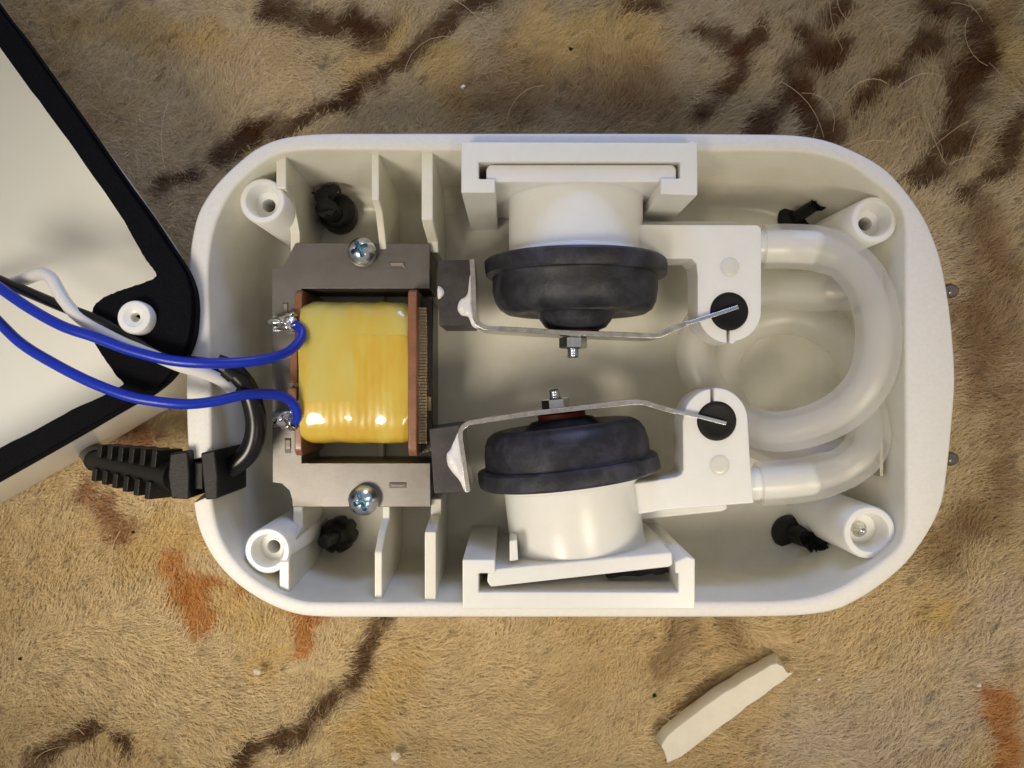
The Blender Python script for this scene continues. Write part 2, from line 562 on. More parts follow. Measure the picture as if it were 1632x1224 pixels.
def attr_mat(name, rough, jitter_bump=None):
    m = mat(name, (0.4, 0.3, 0.15), rough, spec=0.12, sheen=0.12, bump=jitter_bump)
    nt = m.node_tree
    a = nt.nodes.new('ShaderNodeAttribute'); a.attribute_name = 'dye_shade'
    nt.links.new(a.outputs['Color'], nt.nodes['Principled BSDF'].inputs['Base Color'])
    return m


def fast_mesh(name, V, loops, starts, m, cols, kind):
    me = bpy.data.meshes.new(name)
    me.vertices.add(len(V)); me.vertices.foreach_set('co', V.astype(np.float32).ravel())
    me.loops.add(len(loops)); me.loops.foreach_set('vertex_index', loops.astype(np.int32))
    me.polygons.add(len(starts)); me.polygons.foreach_set('loop_start', starts.astype(np.int32))
    me.update(calc_edges=True)
    me.validate()
    at_ = me.color_attributes.new('dye_shade', 'FLOAT_COLOR', 'POINT')
    at_.data.foreach_set('color', np.concatenate([cols, np.ones((len(V), 1))], 1).astype(np.float32).ravel())
    me.materials.append(m)
    o = bpy.data.objects.new(name, me); C.objects.link(o); o['kind'] = kind
    return o


# woven ground of the rug
gx = np.concatenate([np.linspace(-40, -15, 8), np.linspace(-14.5, 14.5, 291), np.linspace(15, 40, 8)])
gy = np.concatenate([np.linspace(-40, -12, 8), np.linspace(-11.5, 11.5, 231), np.linspace(12, 40, 8)])
X, Y = np.meshgrid(gx, gy)
Zg = -0.12 + 0.10 * N1.fbm(X * 2.2, Y * 2.2, 3) + 0.06 * N3.fbm(X * 5, Y * 5, 2)
Vg = np.stack([X, Y, Zg], -1).reshape(-1, 3)
nx, ny = len(gx), len(gy)
ii = np.arange(nx * ny).reshape(ny, nx)
q = np.stack([ii[:-1, :-1], ii[:-1, 1:], ii[1:, 1:], ii[1:, :-1]], -1).reshape(-1)
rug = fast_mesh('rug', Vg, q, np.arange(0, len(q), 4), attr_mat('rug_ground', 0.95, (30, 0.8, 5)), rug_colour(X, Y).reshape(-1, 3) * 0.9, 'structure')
rug['label'] = 'mottled tan and brown shaggy rug under the whole pump'

# wool pile
n = 560000
hx = RNG.uniform(-13.5, 13.5, n); hy = RNG.uniform(-10.2, 10.2, n)
keep = ~((np.abs(hx - 0.95) < 4.6) & (np.abs(hy - 0.1) < 2.9))
hx, hy = hx[keep], hy[keep]; n = len(hx)
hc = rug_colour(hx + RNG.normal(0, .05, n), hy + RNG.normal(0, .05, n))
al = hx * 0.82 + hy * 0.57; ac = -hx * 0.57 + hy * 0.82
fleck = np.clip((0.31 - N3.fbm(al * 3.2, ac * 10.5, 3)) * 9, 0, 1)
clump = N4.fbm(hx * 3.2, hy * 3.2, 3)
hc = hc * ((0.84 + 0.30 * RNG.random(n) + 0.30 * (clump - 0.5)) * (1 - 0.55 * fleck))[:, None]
grey = hc.mean(1, keepdims=True); hc = hc + (grey - hc) * RNG.uniform(0, 0.10, n)[:, None]
ang = math.radians(32) + (N1.fbm(hx * 0.5, hy * 0.5, 3) - 0.5) * 3.4 + (N2.fbm(hx * 1.6, hy * 1.6, 2) - 0.5) * 1.1 + RNG.normal(0, 0.27, n)
ang = ang + np.where(RNG.random(n) < 0.12, RNG.uniform(-2, 2, n), 0)
ln = RNG.uniform(0.08, 0.27, n); lift = RNG.uniform(0.005, 0.06, n) + 0.08 * (clump - 0.4)
bend = RNG.normal(0, 0.28, n); wd = RNG.uniform(0.0028, 0.0058, n)
z0 = -0.06 + 0.08 * clump
dx, dy = np.cos(ang), np.sin(ang)
d2x, d2y = np.cos(ang + bend), np.sin(ang + bend)
mxp = hx + dx * ln * 0.5; myp = hy + dy * ln * 0.5
tx = mxp + d2x * ln * 0.5; ty = myp + d2y * ln * 0.5
V = np.empty((n, 5, 3))
V[:, 0] = np.stack([hx - dy * wd, hy + dx * wd, z0], 1); V[:, 1] = np.stack([hx + dy * wd, hy - dx * wd, z0], 1)
zm = z0 + lift * 0.75 + 0.03
V[:, 2] = np.stack([mxp + dy * wd, myp - dx * wd, zm], 1); V[:, 3] = np.stack([mxp - dy * wd, myp + dx * wd, zm], 1)
V[:, 4] = np.stack([tx, ty, z0 + lift * RNG.uniform(0.6, 1.1, n) + 0.03], 1)
b5 = (np.arange(n) * 5)[:, None]
loops = (b5 + np.array([0, 1, 2, 3, 3, 2, 4])).ravel()
starts = np.stack([np.arange(n) * 7, np.arange(n) * 7 + 4], 1).ravel()
pile = fast_mesh('rug_pile', V.reshape(-1, 3), loops, starts, attr_mat('wool_pile', 0.9), np.repeat(hc, 5, 0), 'stuff')
tag(pile, 'short matted wool pile of the tan and brown rug', 'rug pile')

# longer loose hairs lying on the pile
sv = []; sf = []
for i in range(95):
    x = random.uniform(-10, 10); y = random.uniform(-7.6, 7.6)
    if abs(x - 0.95) < 6.0 and abs(y) < 3.6: continue
    if i % 3 == 0: x = random.uniform(5, 10); y = random.uniform(4, 7.6)
    a = random.uniform(0, math.pi); L = random.uniform(0.5, 1.5); k = random.gauss(0, 1.1)
    pts = []
    for j in range(7):
        pts.append(Vector((x, y, 0.20 + 0.10 * math.sin(j * 0.5)))); x += math.cos(a) * L / 6; y += math.sin(a) * L / 6; a += k / 6
    v, f = sweep(pts, random.uniform(.0035, .0065), 3)
    o = len(sv); sv += v; sf += [tuple(t + o for t in q) for q in f]
hairs = mesh('loose_hairs', sv, sf, mat('pale_hair', (0.55, 0.42, 0.26), 0.6), smooth=0)
tag(hairs, 'long pale hairs lying loose on the rug', 'hairs', kind='stuff')

# ================================================================== THE CASE (open bottom half of the pump)
OUT = [(500, 212), (443, 220), (405, 237), (364, 271), (336, 302), (314, 340), (303, 388), (299, 430), (297, 500), (295, 600), (297, 700),
       (303, 770), (312, 832), (327, 871), (348, 903), (377, 932), (412, 956), (445, 972), (480, 982), (530, 985), (700, 985), (900, 985),
       (1100, 985), (1266, 983), (1328, 975), (1369, 957), (1410, 930), (1448, 896), (1482, 848), (1503, 803), (1513, 740), (1520, 666),
       (1524, 610), (1521, 547), (1513, 475), (1498, 403), (1475, 347), (1446, 305), (1413, 269), (1370, 243), (1321, 223), (1269, 214),
       (1181, 212), (1000, 211), (800, 211), (620, 211)]
INN = [(500, 238), (456, 242), (429, 252), (398, 275), (371, 302), (349, 340), (337, 378), (331, 430), (333, 520), (335, 600), (336, 700),
       (337, 790), (342, 825), (351, 856), (368, 885), (392, 912), (421, 934), (456, 951), (488, 960), (574, 961), (700, 961), (900, 961),
       (1100, 960), (1232, 959), (1293, 953), (1335, 940), (1376, 916), (1413, 889), (1436, 866), (1443, 840), (1444, 760), (1444, 600),
       (1444, 430), (1443, 355), (1435, 329), (1411, 304), (1387, 285), (1354, 262), (1305, 246), (1256, 241), (1112, 240), (900, 239), (700, 239)]
NR = 288
cc = P(900, 600, RIM)
OUTW = polar(smooth_loop([P(x, y, RIM) for x, y in OUT]), cc, NR)
INNW = polar(smooth_loop([P(x, y, RIM) for x, y in INN]), cc, NR)
FLOOR = 0.25


def notch(ring):      # slot in the end wall that holds the cord's strain relief
    out = []
    for p in ring:
        if p.x < -4 and -1.78 < p.y < -1.22 and p.z > 1.9: p = Vector((p.x, p.y, 1.9))
        out.append(p)
    return out


base = thing('pump_case', 'open cream plastic bottom half of an air pump lying on the rug, parts showing inside', 'pump case', (0.95, 0.1, 0))
rings = [at(inset(OUTW, 0.45), 0.06), at(inset(OUTW, 0.16), 0.14), at(inset(OUTW, 0.06), 0.45), at(OUTW, RIM - 0.07), at(inset(OUTW, 0.02), RIM - 0.02),
         at(inset(OUTW, 0.055), RIM), at(inset(INNW, -0.045), RIM), at(inset(INNW, -0.01), RIM - 0.015), at(inset(INNW, 0.008), RIM - 0.05),
         at(inset(INNW, 0.10), 0.85), at(inset(INNW, 0.17), 0.50), at(inset(INNW, 0.30), 0.31), at(inset(INNW, 0.48), FLOOR)]
V, F = loft([notch(r) for r in rings])
fm = []
for q in F:
    zz = sum(V[i].z for i in q) / len(q)
    fm.append(1 if (len(q) == 4 and zz > RIM - 0.02) else 0)
mesh('shell', V, F, None, base, smooth=40, mats=[M['case'], M['rim']], fmat=fm)


def rib(px, wpx, prof, zt=2.55):
    """upright rib: px centre and width at the top, prof = (py at its height, z)"""
    x0 = P(px - wpx / 2, 0, zt).x; x1 = P(px + wpx / 2, 0, zt).x
    pts = [(P(0, py, z).y, z) for py, z in prof]
    lo = FLOOR - 0.06
    pts = [(pts[0][0], lo)] + pts + [(pts[-1][0], lo)]
    return mesh('rib', *loft([[Vector((x0 - 0.01, y, z)) for y, z in pts], [Vector((x1 + 0.01, y, z)) for y, z in pts]]), M['case'], base, bevel=0.02)


rib(447, 14, [(240, 2.52), (300, 2.52), (322, 2.05), (372, 1.72), (420, 1.72)])
rib(597, 10, [(240, 2.5), (318, 2.5), (338, 2.15), (372, 1.9), (402, 1.72)])
rib(681, 16, [(240, 2.58), (350, 2.58), (362, 2.35), (385, 1.70), (402, 1.60)])
rib(452, 14, [(958, 2.52), (895, 2.52), (855, 2.1), (838, 1.74), (790, 1.72)])
rib(602, 10, [(958, 2.5), (880, 2.5), (846, 2.12), (826, 1.74), (795, 1.72)])
rib(686, 16, [(958, 2.58), (848, 2.58), (836, 2.2), (820, 1.66), (795, 1.60)])
# low cross ribs under the transformer
for px in (447, 600, 684):
    x = P(px, 0, 1.0).x
    mesh('rib', *box(x - 0.05, x + 0.05, -1.9, 2.0, FLOOR - 0.05, 0.52), M['case'], base, bevel=0.015)

for px, py in ((722, 868), (722, 330), (1185, 300), (1165, 905), (640, 880)):
    c = P(px, py, FLOOR)
    mesh('mould_mark', *lathe((c.x, c.y, FLOOR - .02), (0, 0, 1), [(0, .21), (.028, .21), (.032, .20), (.032, .17), (.024, .165), (.024, 0)], 32), M['case'], base, smooth=30)

posts = [(418, 320, 0.37, 2.50), (1394, 350, 0.38, 2.46), (426, 878, 0.37, 2.50), (1386, 849, 0.43, 2.46)]
for i, (px, py, r, zt) in enumerate(posts):
    c = P(px, py, zt)
    H = zt - FLOOR + 0.06
    pr = [(0, r + 0.14), (0.10, r + 0.05), (0.3, r + 0.025), (H - 0.03, r), (H, r - 0.025), (H, r * 0.74), (H - 0.03, r * 0.70), (H - 0.32, r * 0.58)]
    if i == 3: pr += [(H - 0.33, 0.03)]
    else: pr += [(H - 0.34, r * 0.30), (H - 1.0, r * 0.28)]
    po = mesh('screw_post', *lathe((c.x, c.y, zt - H), (0, 0, 1), pr), M['white'], base, smooth=50)
    if i == 3:
        mesh('screw_tip', *lathe((c.x - 0.03, c.y, zt - 0.36), (0, 0, 1), [(0, 0.15), (0.05, 0.13), (0.12, 0.07), (0.22, 0.05), (0.25, 0.0)], 20), M['solder'], po)

# sliding channels that hold the two pump bodies
def channel(flip):
    zt = 3.12
    if not flip:
        outer = [(735, 226), (1100, 226), (1104, 224), (1112, 227), (1110, 312), (1098, 310), (1054, 309)]
        walls = [[(735, 226), (1112, 226), (1112, 258), (735, 258)], [(735, 258.2), (764, 258.2), (764, 307), (735, 307)],
                 [(764.2, 285), (789, 285), (789, 307), (764.2, 307)], [(1084, 258.2), (1112, 258.2), (1111, 310), (1084, 310)], [(1053, 284), (1083.8, 284), (1083.8, 310), (1053, 310)]]
    else:
        walls = [[(737, 943), (1108, 943), (1108, 971), (737, 971)], [(737, 892), (763, 892), (763, 942.8), (737, 942.8)],
                 [(763.2, 892), (789, 892), (789, 914), (763.2, 914)], [(1081, 893), (1096, 886), (1108, 890), (1108, 942.8), (1081, 942.8)],
                 [(1071, 884), (1076, 895), (1080.8, 893.5), (1080.8, 913), (1070, 913), (1046, 913), (1047, 893)]]
    # one outline: a C seen from above
    if not flip:
        c = [(735, 226), (1098, 227), (1104, 224), (1112, 228), (1112, 311), (1053, 309), (1053, 284), (1084, 284), (1084, 258), (763, 258), (763, 285), (789, 285), (789, 307), (735, 307)]
    else:
        c = [(737, 971), (1108, 971), (1108, 891), (1095, 887), (1081, 893), (1076, 896), (1076, 914), (1081, 914), (1081, 944), (763, 944), (763, 914), (789, 914), (789, 892), (737, 892)]
    V, F = pprism(c, zt, FLOOR - 0.05)
    # the far lip is shorter than the rest
    if not flip:
        for k, p in enumerate(c):
            if p in ((1112, 311), (1053, 309), (1053, 284)):
                V[k] = Vector((V[k].x, V[k].y, 1.15))
    o = mesh('channel', V, F, M['white'], base, smooth=0, bevel=0.022)
    return o


channel(False)
channel(True)
# broken stub of the second channel's lip leaning against the pump body
mesh('lip_stub', *pprism([(1034, 866), (1061, 866), (1078, 893), (1050, 893)], 2.2, FLOOR - 0.05), M['white'], base, bevel=0.02)

# ================================================================== OUTLETS
for (py, z, lab) in ((464, 1.7, 'small metal hose outlet through the end wall, nearer the top edge of the photo'),
                     (731, 1.28, 'small metal hose outlet through the end wall, nearer the loose white strip')):
    y = P(0, py, z).y; ex = P(1524, 0, z).x - 6.15
    o = thing('hose_outlet', lab, 'hose outlet', (5.9, y, z), 'metal hose outlets in the end wall')
    mesh('barb', *lathe((5.35, y, z), (1, 0, 0), [(0, 0.15), (0.12, 0.21), (0.14, 0.16), (0.3, 0.21), (0.32, 0.16), (0.62, 0.16)], 24), M['brass'], o, smooth=30)
    mesh('flange_nut', *lathe((5.97, y, z), (1, 0, 0), [(0, 0.31), (0.02, 0.34), (0.16, 0.34), (0.18, 0.31)], 6), M['brass'], o, smooth=20)
    mesh('lock_plate', *box(6.10, 6.17, P(0, py - 30, 2.15).y - .6 * (py > 612) * 0, P(0, py + 28, 2.15).y, 1.2, 2.2), M['brass'], o, smooth=0, bevel=.015)
    mesh('tip', *lathe((6.15, y, z), (1, 0, 0), [(0, 0.12), (ex - .26, 0.12), (ex - .24, 0.10), (ex - .20, 0.10), (ex - .18, 0.12), (ex - .12, 0.13), (ex - .04, 0.11), (ex, 0.08), (ex - .01, 0.05), (ex - .12, 0.05)], 24), M['tip'], o, smooth=30)

# ================================================================== RUBBER FEET (torn ends showing through the floor)
def jag_stem(c0, c1, r, seed, end=0.10):
    r_ = random.Random(seed); path = [Vector(c0).lerp(Vector(c1), t) for t in (0, .3, .6, .85, 1.0)]
    V, F = sweep(path, lambda t: r * (1.0 - 0.1 * t + 0.12 * (t > .8)), 18)
    a = (Vector(c1) - Vector(c0)).normalized()
    sp = [r_.random() < .3 for _ in range(18)]
    for k in range(18):
        V[-18 + k] += a * (r_.uniform(-end, end) + (end * 1.3 if sp[k] else 0)) + Vector((r_.uniform(-.05, .05), r_.uniform(-.05, .05), 0))
        V[-36 + k] += a * r_.uniform(-end, end) * 0.3
    return V, F


FT = 'torn black rubber bumpers poking through the floor'
f1 = thing('rubber_bumper', 'black rubber bumper with a ragged flap torn loose, beside the screw nearest the top edge', 'rubber bumper', P(540, 347, FLOOR), FT)
c = P(541, 345, 0.3)
mesh('plug', *lathe((c.x, c.y, FLOOR), (0.1, 0.05, 1), [(0, .34), (0.25, .36), (0.42, .33), (.52, .22), (.55, 0)], 28), M['black'], f1)
fl = [(497, 305), (503, 308), (512, 297), (527, 293), (540, 297), (545, 310), (538, 306), (534, 314), (531, 320), (536, 330), (529, 342), (521, 340), (512, 345), (508, 347), (511, 338), (503, 336), (504, 322), (500, 314)]
rr = random.Random(3)
fl = [(a[0] + (b_[0] - a[0]) * t + rr.uniform(-2.2, 2.2), a[1] + (b_[1] - a[1]) * t + rr.uniform(-2.2, 2.2)) for a, b_ in zip(fl, fl[1:] + fl[:1]) for t in (0, .34, .67)]
fz = [1.15 + rr.uniform(-.07, .07) for _ in fl]
V, F = loft([[P(x, y, z - 0.09) for (x, y), z in zip(fl, fz)], [P(x, y, z) for (x, y), z in zip(fl, fz)]])
mesh('torn_flap', V, F, M['black'], f1, smooth=0, bevel=0.012)
mesh('stem', *jag_stem(P(539, 347, .55), P(522, 332, 1.12), .17, 4), M['black'], f1)

f2 = thing('rubber_bumper', 'black rubber bumper with a thin stem leaning toward a screw post, beside the upper hose', 'rubber bumper', P(1272, 348, FLOOR), FT)
c = P(1268, 348, 0.3)
mesh('plug', *lathe((c.x, c.y, FLOOR - .03), (0, 0, 1), [(0, .33), (.1, .34), (0.17, .30), (.2, .12), (.2, 0)], 28), M['black'], f2)
mesh('stem', *jag_stem(P(1268, 347, .4), P(1303, 324, .95), .12, 5, .09), M['black'], f2)

f3 = thing('rubber_bumper', 'black rubber bumper with a clean cut round stem end, near the lower screw', 'rubber bumper', P(545, 850, FLOOR), FT)
c = P(545, 848, 0.3)
pr = [(0, .31), (0.2, .33), (0.45, .31), (.55, .22), (.6, 0)]
V, F = lathe((c.x, c.y, FLOOR - .03), (-0.1, -0.05, 1), pr, 28)
for k in range(28):
    for r0 in range(5):
        if k % 4 == 0: V[r0 * 28 + k] += Vector((0, 0, 0)) + (Vector((c.x, c.y, V[r0 * 28 + k].z)) - V[r0 * 28 + k]) * 0.16
mesh('plug', V, F, M['black'], f3, smooth=60)
s0, s1 = P(540, 852, .6), P(517, 864, 1.25)
mesh('stem', *sweep([s0, s0.lerp(s1, .5), s1], .12, 18), M['black'], f3)

f4 = thing('rubber_bumper', 'black rubber bumper with a thick shredded stem end, beside the post holding a screw tip', 'rubber bumper', P(1262, 848, FLOOR), FT)
c = P(1258, 849, 0.3)
mesh('plug', *lathe((c.x, c.y, FLOOR - .03), (0, 0, 1), [(0, .33), (.1, .34), (0.2, .30), (.24, .12), (.24, 0)], 28), M['black'], f4)
V, F = jag_stem(P(1265, 850, .42), P(1312, 867, 1.0), .185, 8, .15)
mesh('stem', V, F, M['black'], f4)



def torn_end(o, px, z, th, seed):
    r_ = random.Random(seed)
    out = [(a[0] + (b_[0] - a[0]) * t + r_.uniform(-2, 2), a[1] + (b_[1] - a[1]) * t + r_.uniform(-2, 2)) for a, b_ in zip(px, px[1:] + px[:1]) for t in (0, .5)]
    zz_ = [z + r_.uniform(-.08, .08) for _ in out]
    cx, cy = sum(p[0] for p in out) / len(out), sum(p[1] for p in out) / len(out)
    rg = [[P(cx + (x - cx) * f, cy + (y - cy) * f, q + dz) for (x, y), q in zip(out, zz_)] for f, dz in ((.7, -th), (1, -th * .4), (.95, 0), (.55, r_.uniform(-.1, -.04)))]
    mesh('torn_end', *loft(rg), M['black'], o, smooth=0)


torn_end(f4, [(1281, 843), (1295, 846), (1306, 849), (1312, 841), (1316, 856), (1324, 865), (1314, 871), (1321, 886), (1307, 879), (1296, 881), (1284, 875), (1277, 868), (1273, 853)], 1.08, .34, 5)
torn_end(f2, [(1290, 322), (1296, 315), (1303, 318), (1307, 313), (1315, 324), (1312, 333), (1303, 335), (1296, 334)], 1.0, .22, 6)

# ================================================================== TRANSFORMER
ZT = 1.75
tr = thing('transformer', 'grey steel core transformer with a yellow taped coil between brown flanges', 'transformer', P(570, 600, 0.5))
core = [(471, 387), (685, 388), (685, 460), (481, 460), (481, 738), (686, 738), (686, 808), (466, 808), (465, 796), (461, 782), (449, 771), (434, 769),
        (433, 428), (449, 426), (455, 419), (463, 402)]
V, F = pprism(core, ZT, 0.52)
mesh('core', V, F, M['steel'], tr, smooth=0, bevel=0.012)


def slot_mark(px, py, lx, ly, z):
    """pressed interlock dimple: a shallow trough let into the plate"""
    c = P(px, py, z); k = (CAM_Z - z) / 1226; a, b = lx * k / 2, ly * k / 2
    V = [c + Vector((-a, -b, .004)), c + Vector((a, -b, .004)), c + Vector((a, b, .004)), c + Vector((-a, b, .004)),
         c + Vector((-a * .55, -b * .2, -.002)), c + Vector((a * .55, -b * .2, -.002)), c + Vector((a * .7, b * .7, .02)), c + Vector((-a * .7, b * .7, .02)),
         c + Vector((-a, -b, -.02)), c + Vector((a, -b, -.02)), c + Vector((a, b, -.02)), c + Vector((-a, b, -.02))]
    F = [(0, 1, 5, 4), (1, 2, 6, 5), (2, 3, 7, 6), (3, 0, 4, 7), (4, 5, 6, 7), (0, 1, 9, 8), (1, 2, 10, 9), (2, 3, 11, 10), (3, 0, 8, 11), (8, 9, 10, 11)]
    return V, F


for (px, py, lx, ly) in ((632, 423, 28, 11), (634, 773, 28, 9), (459, 710, 10, 24), (455, 492, 9, 20)):
    mesh('interlock_mark', *slot_mark(px, py, lx, ly, ZT), M['mark'], tr, smooth=0)

# coil: rounded block wound round the middle leg
xl, xr = P(471, 0, 1.8).x + .12, P(652, 0, 2.0).x
yc = P(0, 595, 1.3).y
HY, HZ, ZC = 1.235, 0.90, 1.17
rings = []
for i in range(25):
    t = i / 24; x = xl + (xr - xl) * t; ring = []
    for j in range(64):
        a = 2 * math.pi * j / 64; e = 0.42
        cy, cz = math.cos(a), math.sin(a)
        wob = 1 + 0.004 * math.sin(t * 9 + a * 3) + 0.004 * math.sin(t * 21 - a * 5) + 0.006 * math.sin(t * 4 + a)
        endf = 1 - 0.035 * max(0, (abs(t - .5) - .42) / .08)
        ring.append(Vector((x, yc + HY * wob * endf * math.copysign(abs(cy) ** e, cy), max(ZC + HZ * wob * endf * math.copysign(abs(cz) ** 0.50, cz), .27))))
    rings.append(ring)
co = mesh('coil', *loft(rings), M['coil'], tr, smooth=60)
# loose ends of the tape wound on last
for (i0, i1, j0, j1, lift_) in ((0, 24, 1, 17, .012), (12, 24, 14, 27, .020)):
    rows = []
    for i in range(i0, i1 + 1):
        up_ = []
        for j in range(j0, j1 + 1):
            p = rings[i][j]; d = Vector((0, p.y - yc, p.z - ZC)).normalized()
            up_.append(p + d * (lift_ + .004 * math.sin(i * 1.7 + j)) + Vector((.02 * math.sin(j * .8) if i in (i0, i1) else 0, 0, 0)))
        rows.append(up_)
    nj = j1 - j0 + 1; V = [p for r_ in rows for p in r_]; n0 = len(V)
    V += [p + (Vector((p.x, yc, ZC)) - p).normalized() * .02 for p in V]
    F = []
    for a in range(len(rows) - 1):
        for b_ in range(nj - 1):
            q_ = (a * nj + b_, a * nj + b_ + 1, (a + 1) * nj + b_ + 1, (a + 1) * nj + b_)
            F += [q_, tuple(n0 + t for t in q_)]
    edge = [b_ for b_ in range(nj)] + [a * nj + nj - 1 for a in range(1, len(rows))] + [(len(rows) - 1) * nj + b_ for b_ in range(nj - 2, -1, -1)] + [a * nj for a in range(len(rows) - 2, 0, -1)]
    for t in range(len(edge)):
        u_, v_ = edge[t], edge[(t + 1) % len(edge)]; F.append((u_, v_, v_ + n0, u_ + n0))
    mesh('tape_layer', V, F, M['tape'] if i0 == 0 else M['coil'], co, smooth=50)


def flange(x0, x1, hy, zt):
    prof = []
    for (cy, cz, a0) in ((hy - .16, zt - .16, 0), (-hy + .16, zt - .16, 90), (-hy + .16, .44, 180), (hy - .16, .44, 270)):
        for k in range(6):
            a = math.radians(a0 + 18 * k); prof.append((yc + cy + .16 * math.cos(a), cz + .16 * math.sin(a)))
    return loft([[Vector((x0, y, z)) for y, z in prof], [Vector((x1, y, z)) for y, z in prof]])


fx = P(650, 0, 2.16).x
mesh('flange', *flange(fx, fx + .15, 1.40, 2.16), M['flange'], tr, bevel=.025)
fx = P(471, 0, 1.8).x
mesh('flange', *flange(fx, fx + .13, 1.42, 1.88), M['flange'], tr, bevel=.025)
# left lugs of the bobbin
mesh('bobbin_lug', *pbox(461, 474, 556, 610, 1.95, 1.2), M['flange'], tr, bevel=.02)
mesh('bobbin_lug', *pbox(458, 473, 618, 640, 1.95, 1.2), M['flange'], tr, bevel=.02)
# edge of the laminated middle leg, ridged
zz = 1.82; V = []; F = []
y0, y1 = P(0, 490, zz).y, P(0, 708, zz).y
x0, x1 = P(668, 0, zz).x, P(680, 0, zz).x
mm = 46
parts = []
for k in range(mm):
    a = y0 + (y1 - y0) * k / mm; b = y0 + (y1 - y0) * (k + .82) / mm; jz = random.uniform(-.015, .015)
    parts.append(box(x0, x1 + random.uniform(-.004, .004), b, a, 1.2, zz + jz))
lm = mesh('lamination_edge', *join(*parts), M['lam'], tr, smooth=0)
mesh('middle_leg', *pprism([(667, 470), (690, 478), (690, 720), (667, 726)], 1.55, .6), M['leg_dark'], tr, bevel=.02)
mesh('clip', *pbox(679, 686, 545, 600, 1.62, 1.2), M['leg_dark'], tr, bevel=.01)
mesh('clip', *pbox(680, 687, 632, 655, 1.62, 1.2), M['lam'], tr, bevel=.01)
# terminals with solder
for (px, py, sd) in ((452, 515, 3), (455, 667, 9)):
    t = mesh('terminal', *pbox(434, 476, py - 12, py + 13, 1.86, 1.78), M['zinc'], tr, bevel=.01)
    c = P(px, py, 1.95)
    v = join(lump(c, .22, .15, .13, .35, sd), lump(c + Vector((.17, -.06 if sd == 3 else .02, .05)), .14, .09, .10, .4, sd + 1),
             lump(c + Vector((.12, .12 if sd == 3 else -.12, .0)), .10, .08, .07, .5, sd + 2))
    mesh('solder', *v, M['solder'], t, smooth=60)


# ================================================================== MOUNTING SCREWS
def phillips(center, r, tilt, spin, label):
    ax = Vector(tilt).normalized(); a, u, v = frame_of(ax); c = Vector(center)
    u, v = u * math.cos(spin) + v * math.sin(spin), v * math.cos(spin) - u * math.sin(spin)
    o = thing('mounting_screw', label, 'screw', c, 'screws holding the transformer')
    V = []; F = []; DD = []; nr, na = 30, 96
    for i in range(nr + 1):
        rr = r * i / nr
        for j in range(na):
            an = 2 * math.pi * j / na; x, y = rr * math.cos(an), rr * math.sin(an)
            h = 0.17 * (1 - (rr / r) ** 2.6) + 0.10
            arm = r * 0.62; wid = r * 0.15
            d = max(min(abs(x), abs(y)) - wid, max(abs(x), abs(y)) - arm)
            dd = min(max(-d / (r * 0.055), 0), 1)
            h -= dd * (0.10 + 0.07 * (1 - min(1, max(abs(x), abs(y)) / arm)))
            V.append(c + u * x + v * y + a * h); DD.append(dd)
    for i in range(nr):
        for j in range(na):
            k = (j + 1) % na
            F.append((i * na + j, i * na + k, (i + 1) * na + k, (i + 1) * na + j))
    b0 = len(V)
    for hh, r2 in ((0.0, r), (0.0, .12), (-1.4, .12)):
        for j in range(na):
            an = 2 * math.pi * j / na; V.append(c + (u * math.cos(an) + v * math.sin(an)) * r2 + a * hh)
    prev = nr * na
    for s in range(3):
        cur = b0 + s * na
        for j in range(na):
            k = (j + 1) % na; F.append((prev + j, prev + k, cur + k, cur + j))
        prev = cur
    fmx = [1 if len(q) == 4 and max(q) < len(DD) and sum(DD[t] for t in q) > 2.2 else 0 for q in F]
    mesh('head', V, F, None, o, smooth=35, mats=[M['zinc'], M['recess']], fmat=fmx)


phillips(P(578, 403, ZT + .1), .24, (-0.05, 0.14, 1), .1, 'shiny crosshead screw in the bluish core bar beside the torn rubber flap')
phillips(P(581, 796, ZT + .03), .26, (0.02, 0.0, 1), .35, 'shiny crosshead screw at the core bar edge nearest the bottom of the photo')


# ================================================================== DIAPHRAGM PUMPS
ZA = 1.86


def pump(o, ox, oy, ax, Lp, reach):
    """housing, rubber bellows on an axis; o thing, (ox,oy) where the disc begins, ax inward direction"""
    a = Vector((ax[0], ax[1], 0)).normalized(); p = Vector((ox, oy, ZA))
    hs = [(-Lp, 1.17), (-Lp + .04, 1.135), (-.16, 1.13), (-.12, 1.16), (-.08, 1.27), (0.0, 1.30), (.05, 1.30)]
    mesh('housing', *lathe(p, a, hs, 72), M['white'], o, smooth=40)
    rb = [(-.02, 1.46), (-.02, 1.50), (0.02, 1.54), (.10, 1.545), (.24, 1.53), (.27, 1.50), (.28, 1.415), (.31, 1.405), (.50, 1.40), (.70, 1.36), (.82, 1.29), (.89, 1.18),
          (.91, 1.06), (.89, .92), (.85, .80), (.86, .72), (.90, .66), (1.0, .60), (1.10, .52), (1.15, .40), (1.155, 0.0)]
    fr = (reach - .10 - .85) / (1.155 - .85)
    rb = [(d if d <= .85 or i < 13 else .85 + (d - .85) * fr, r) for i, (d, r) in enumerate(rb)]
    V, F = lathe(p, a, rb, 96)
    for i, vv in enumerate(V):           # soft rubber: never quite round
        an = 2 * math.pi * (i % 96) / 96
        k = 1 + .008 * math.sin(3 * an + i // 96) + .006 * math.sin(5 * an)
        q = vv - p; al = a * q.dot(a); V[i] = p + al + (q - al) * k
    d = mesh('diaphragm', V, F, M['rubber'], o, smooth=32)
    mesh('washer', *lathe(p + a * (reach - .12), a, [(0, .40), (.09, .41), (.10, .38), (.10, .2)], 40), M['red'], o)
    return p, a


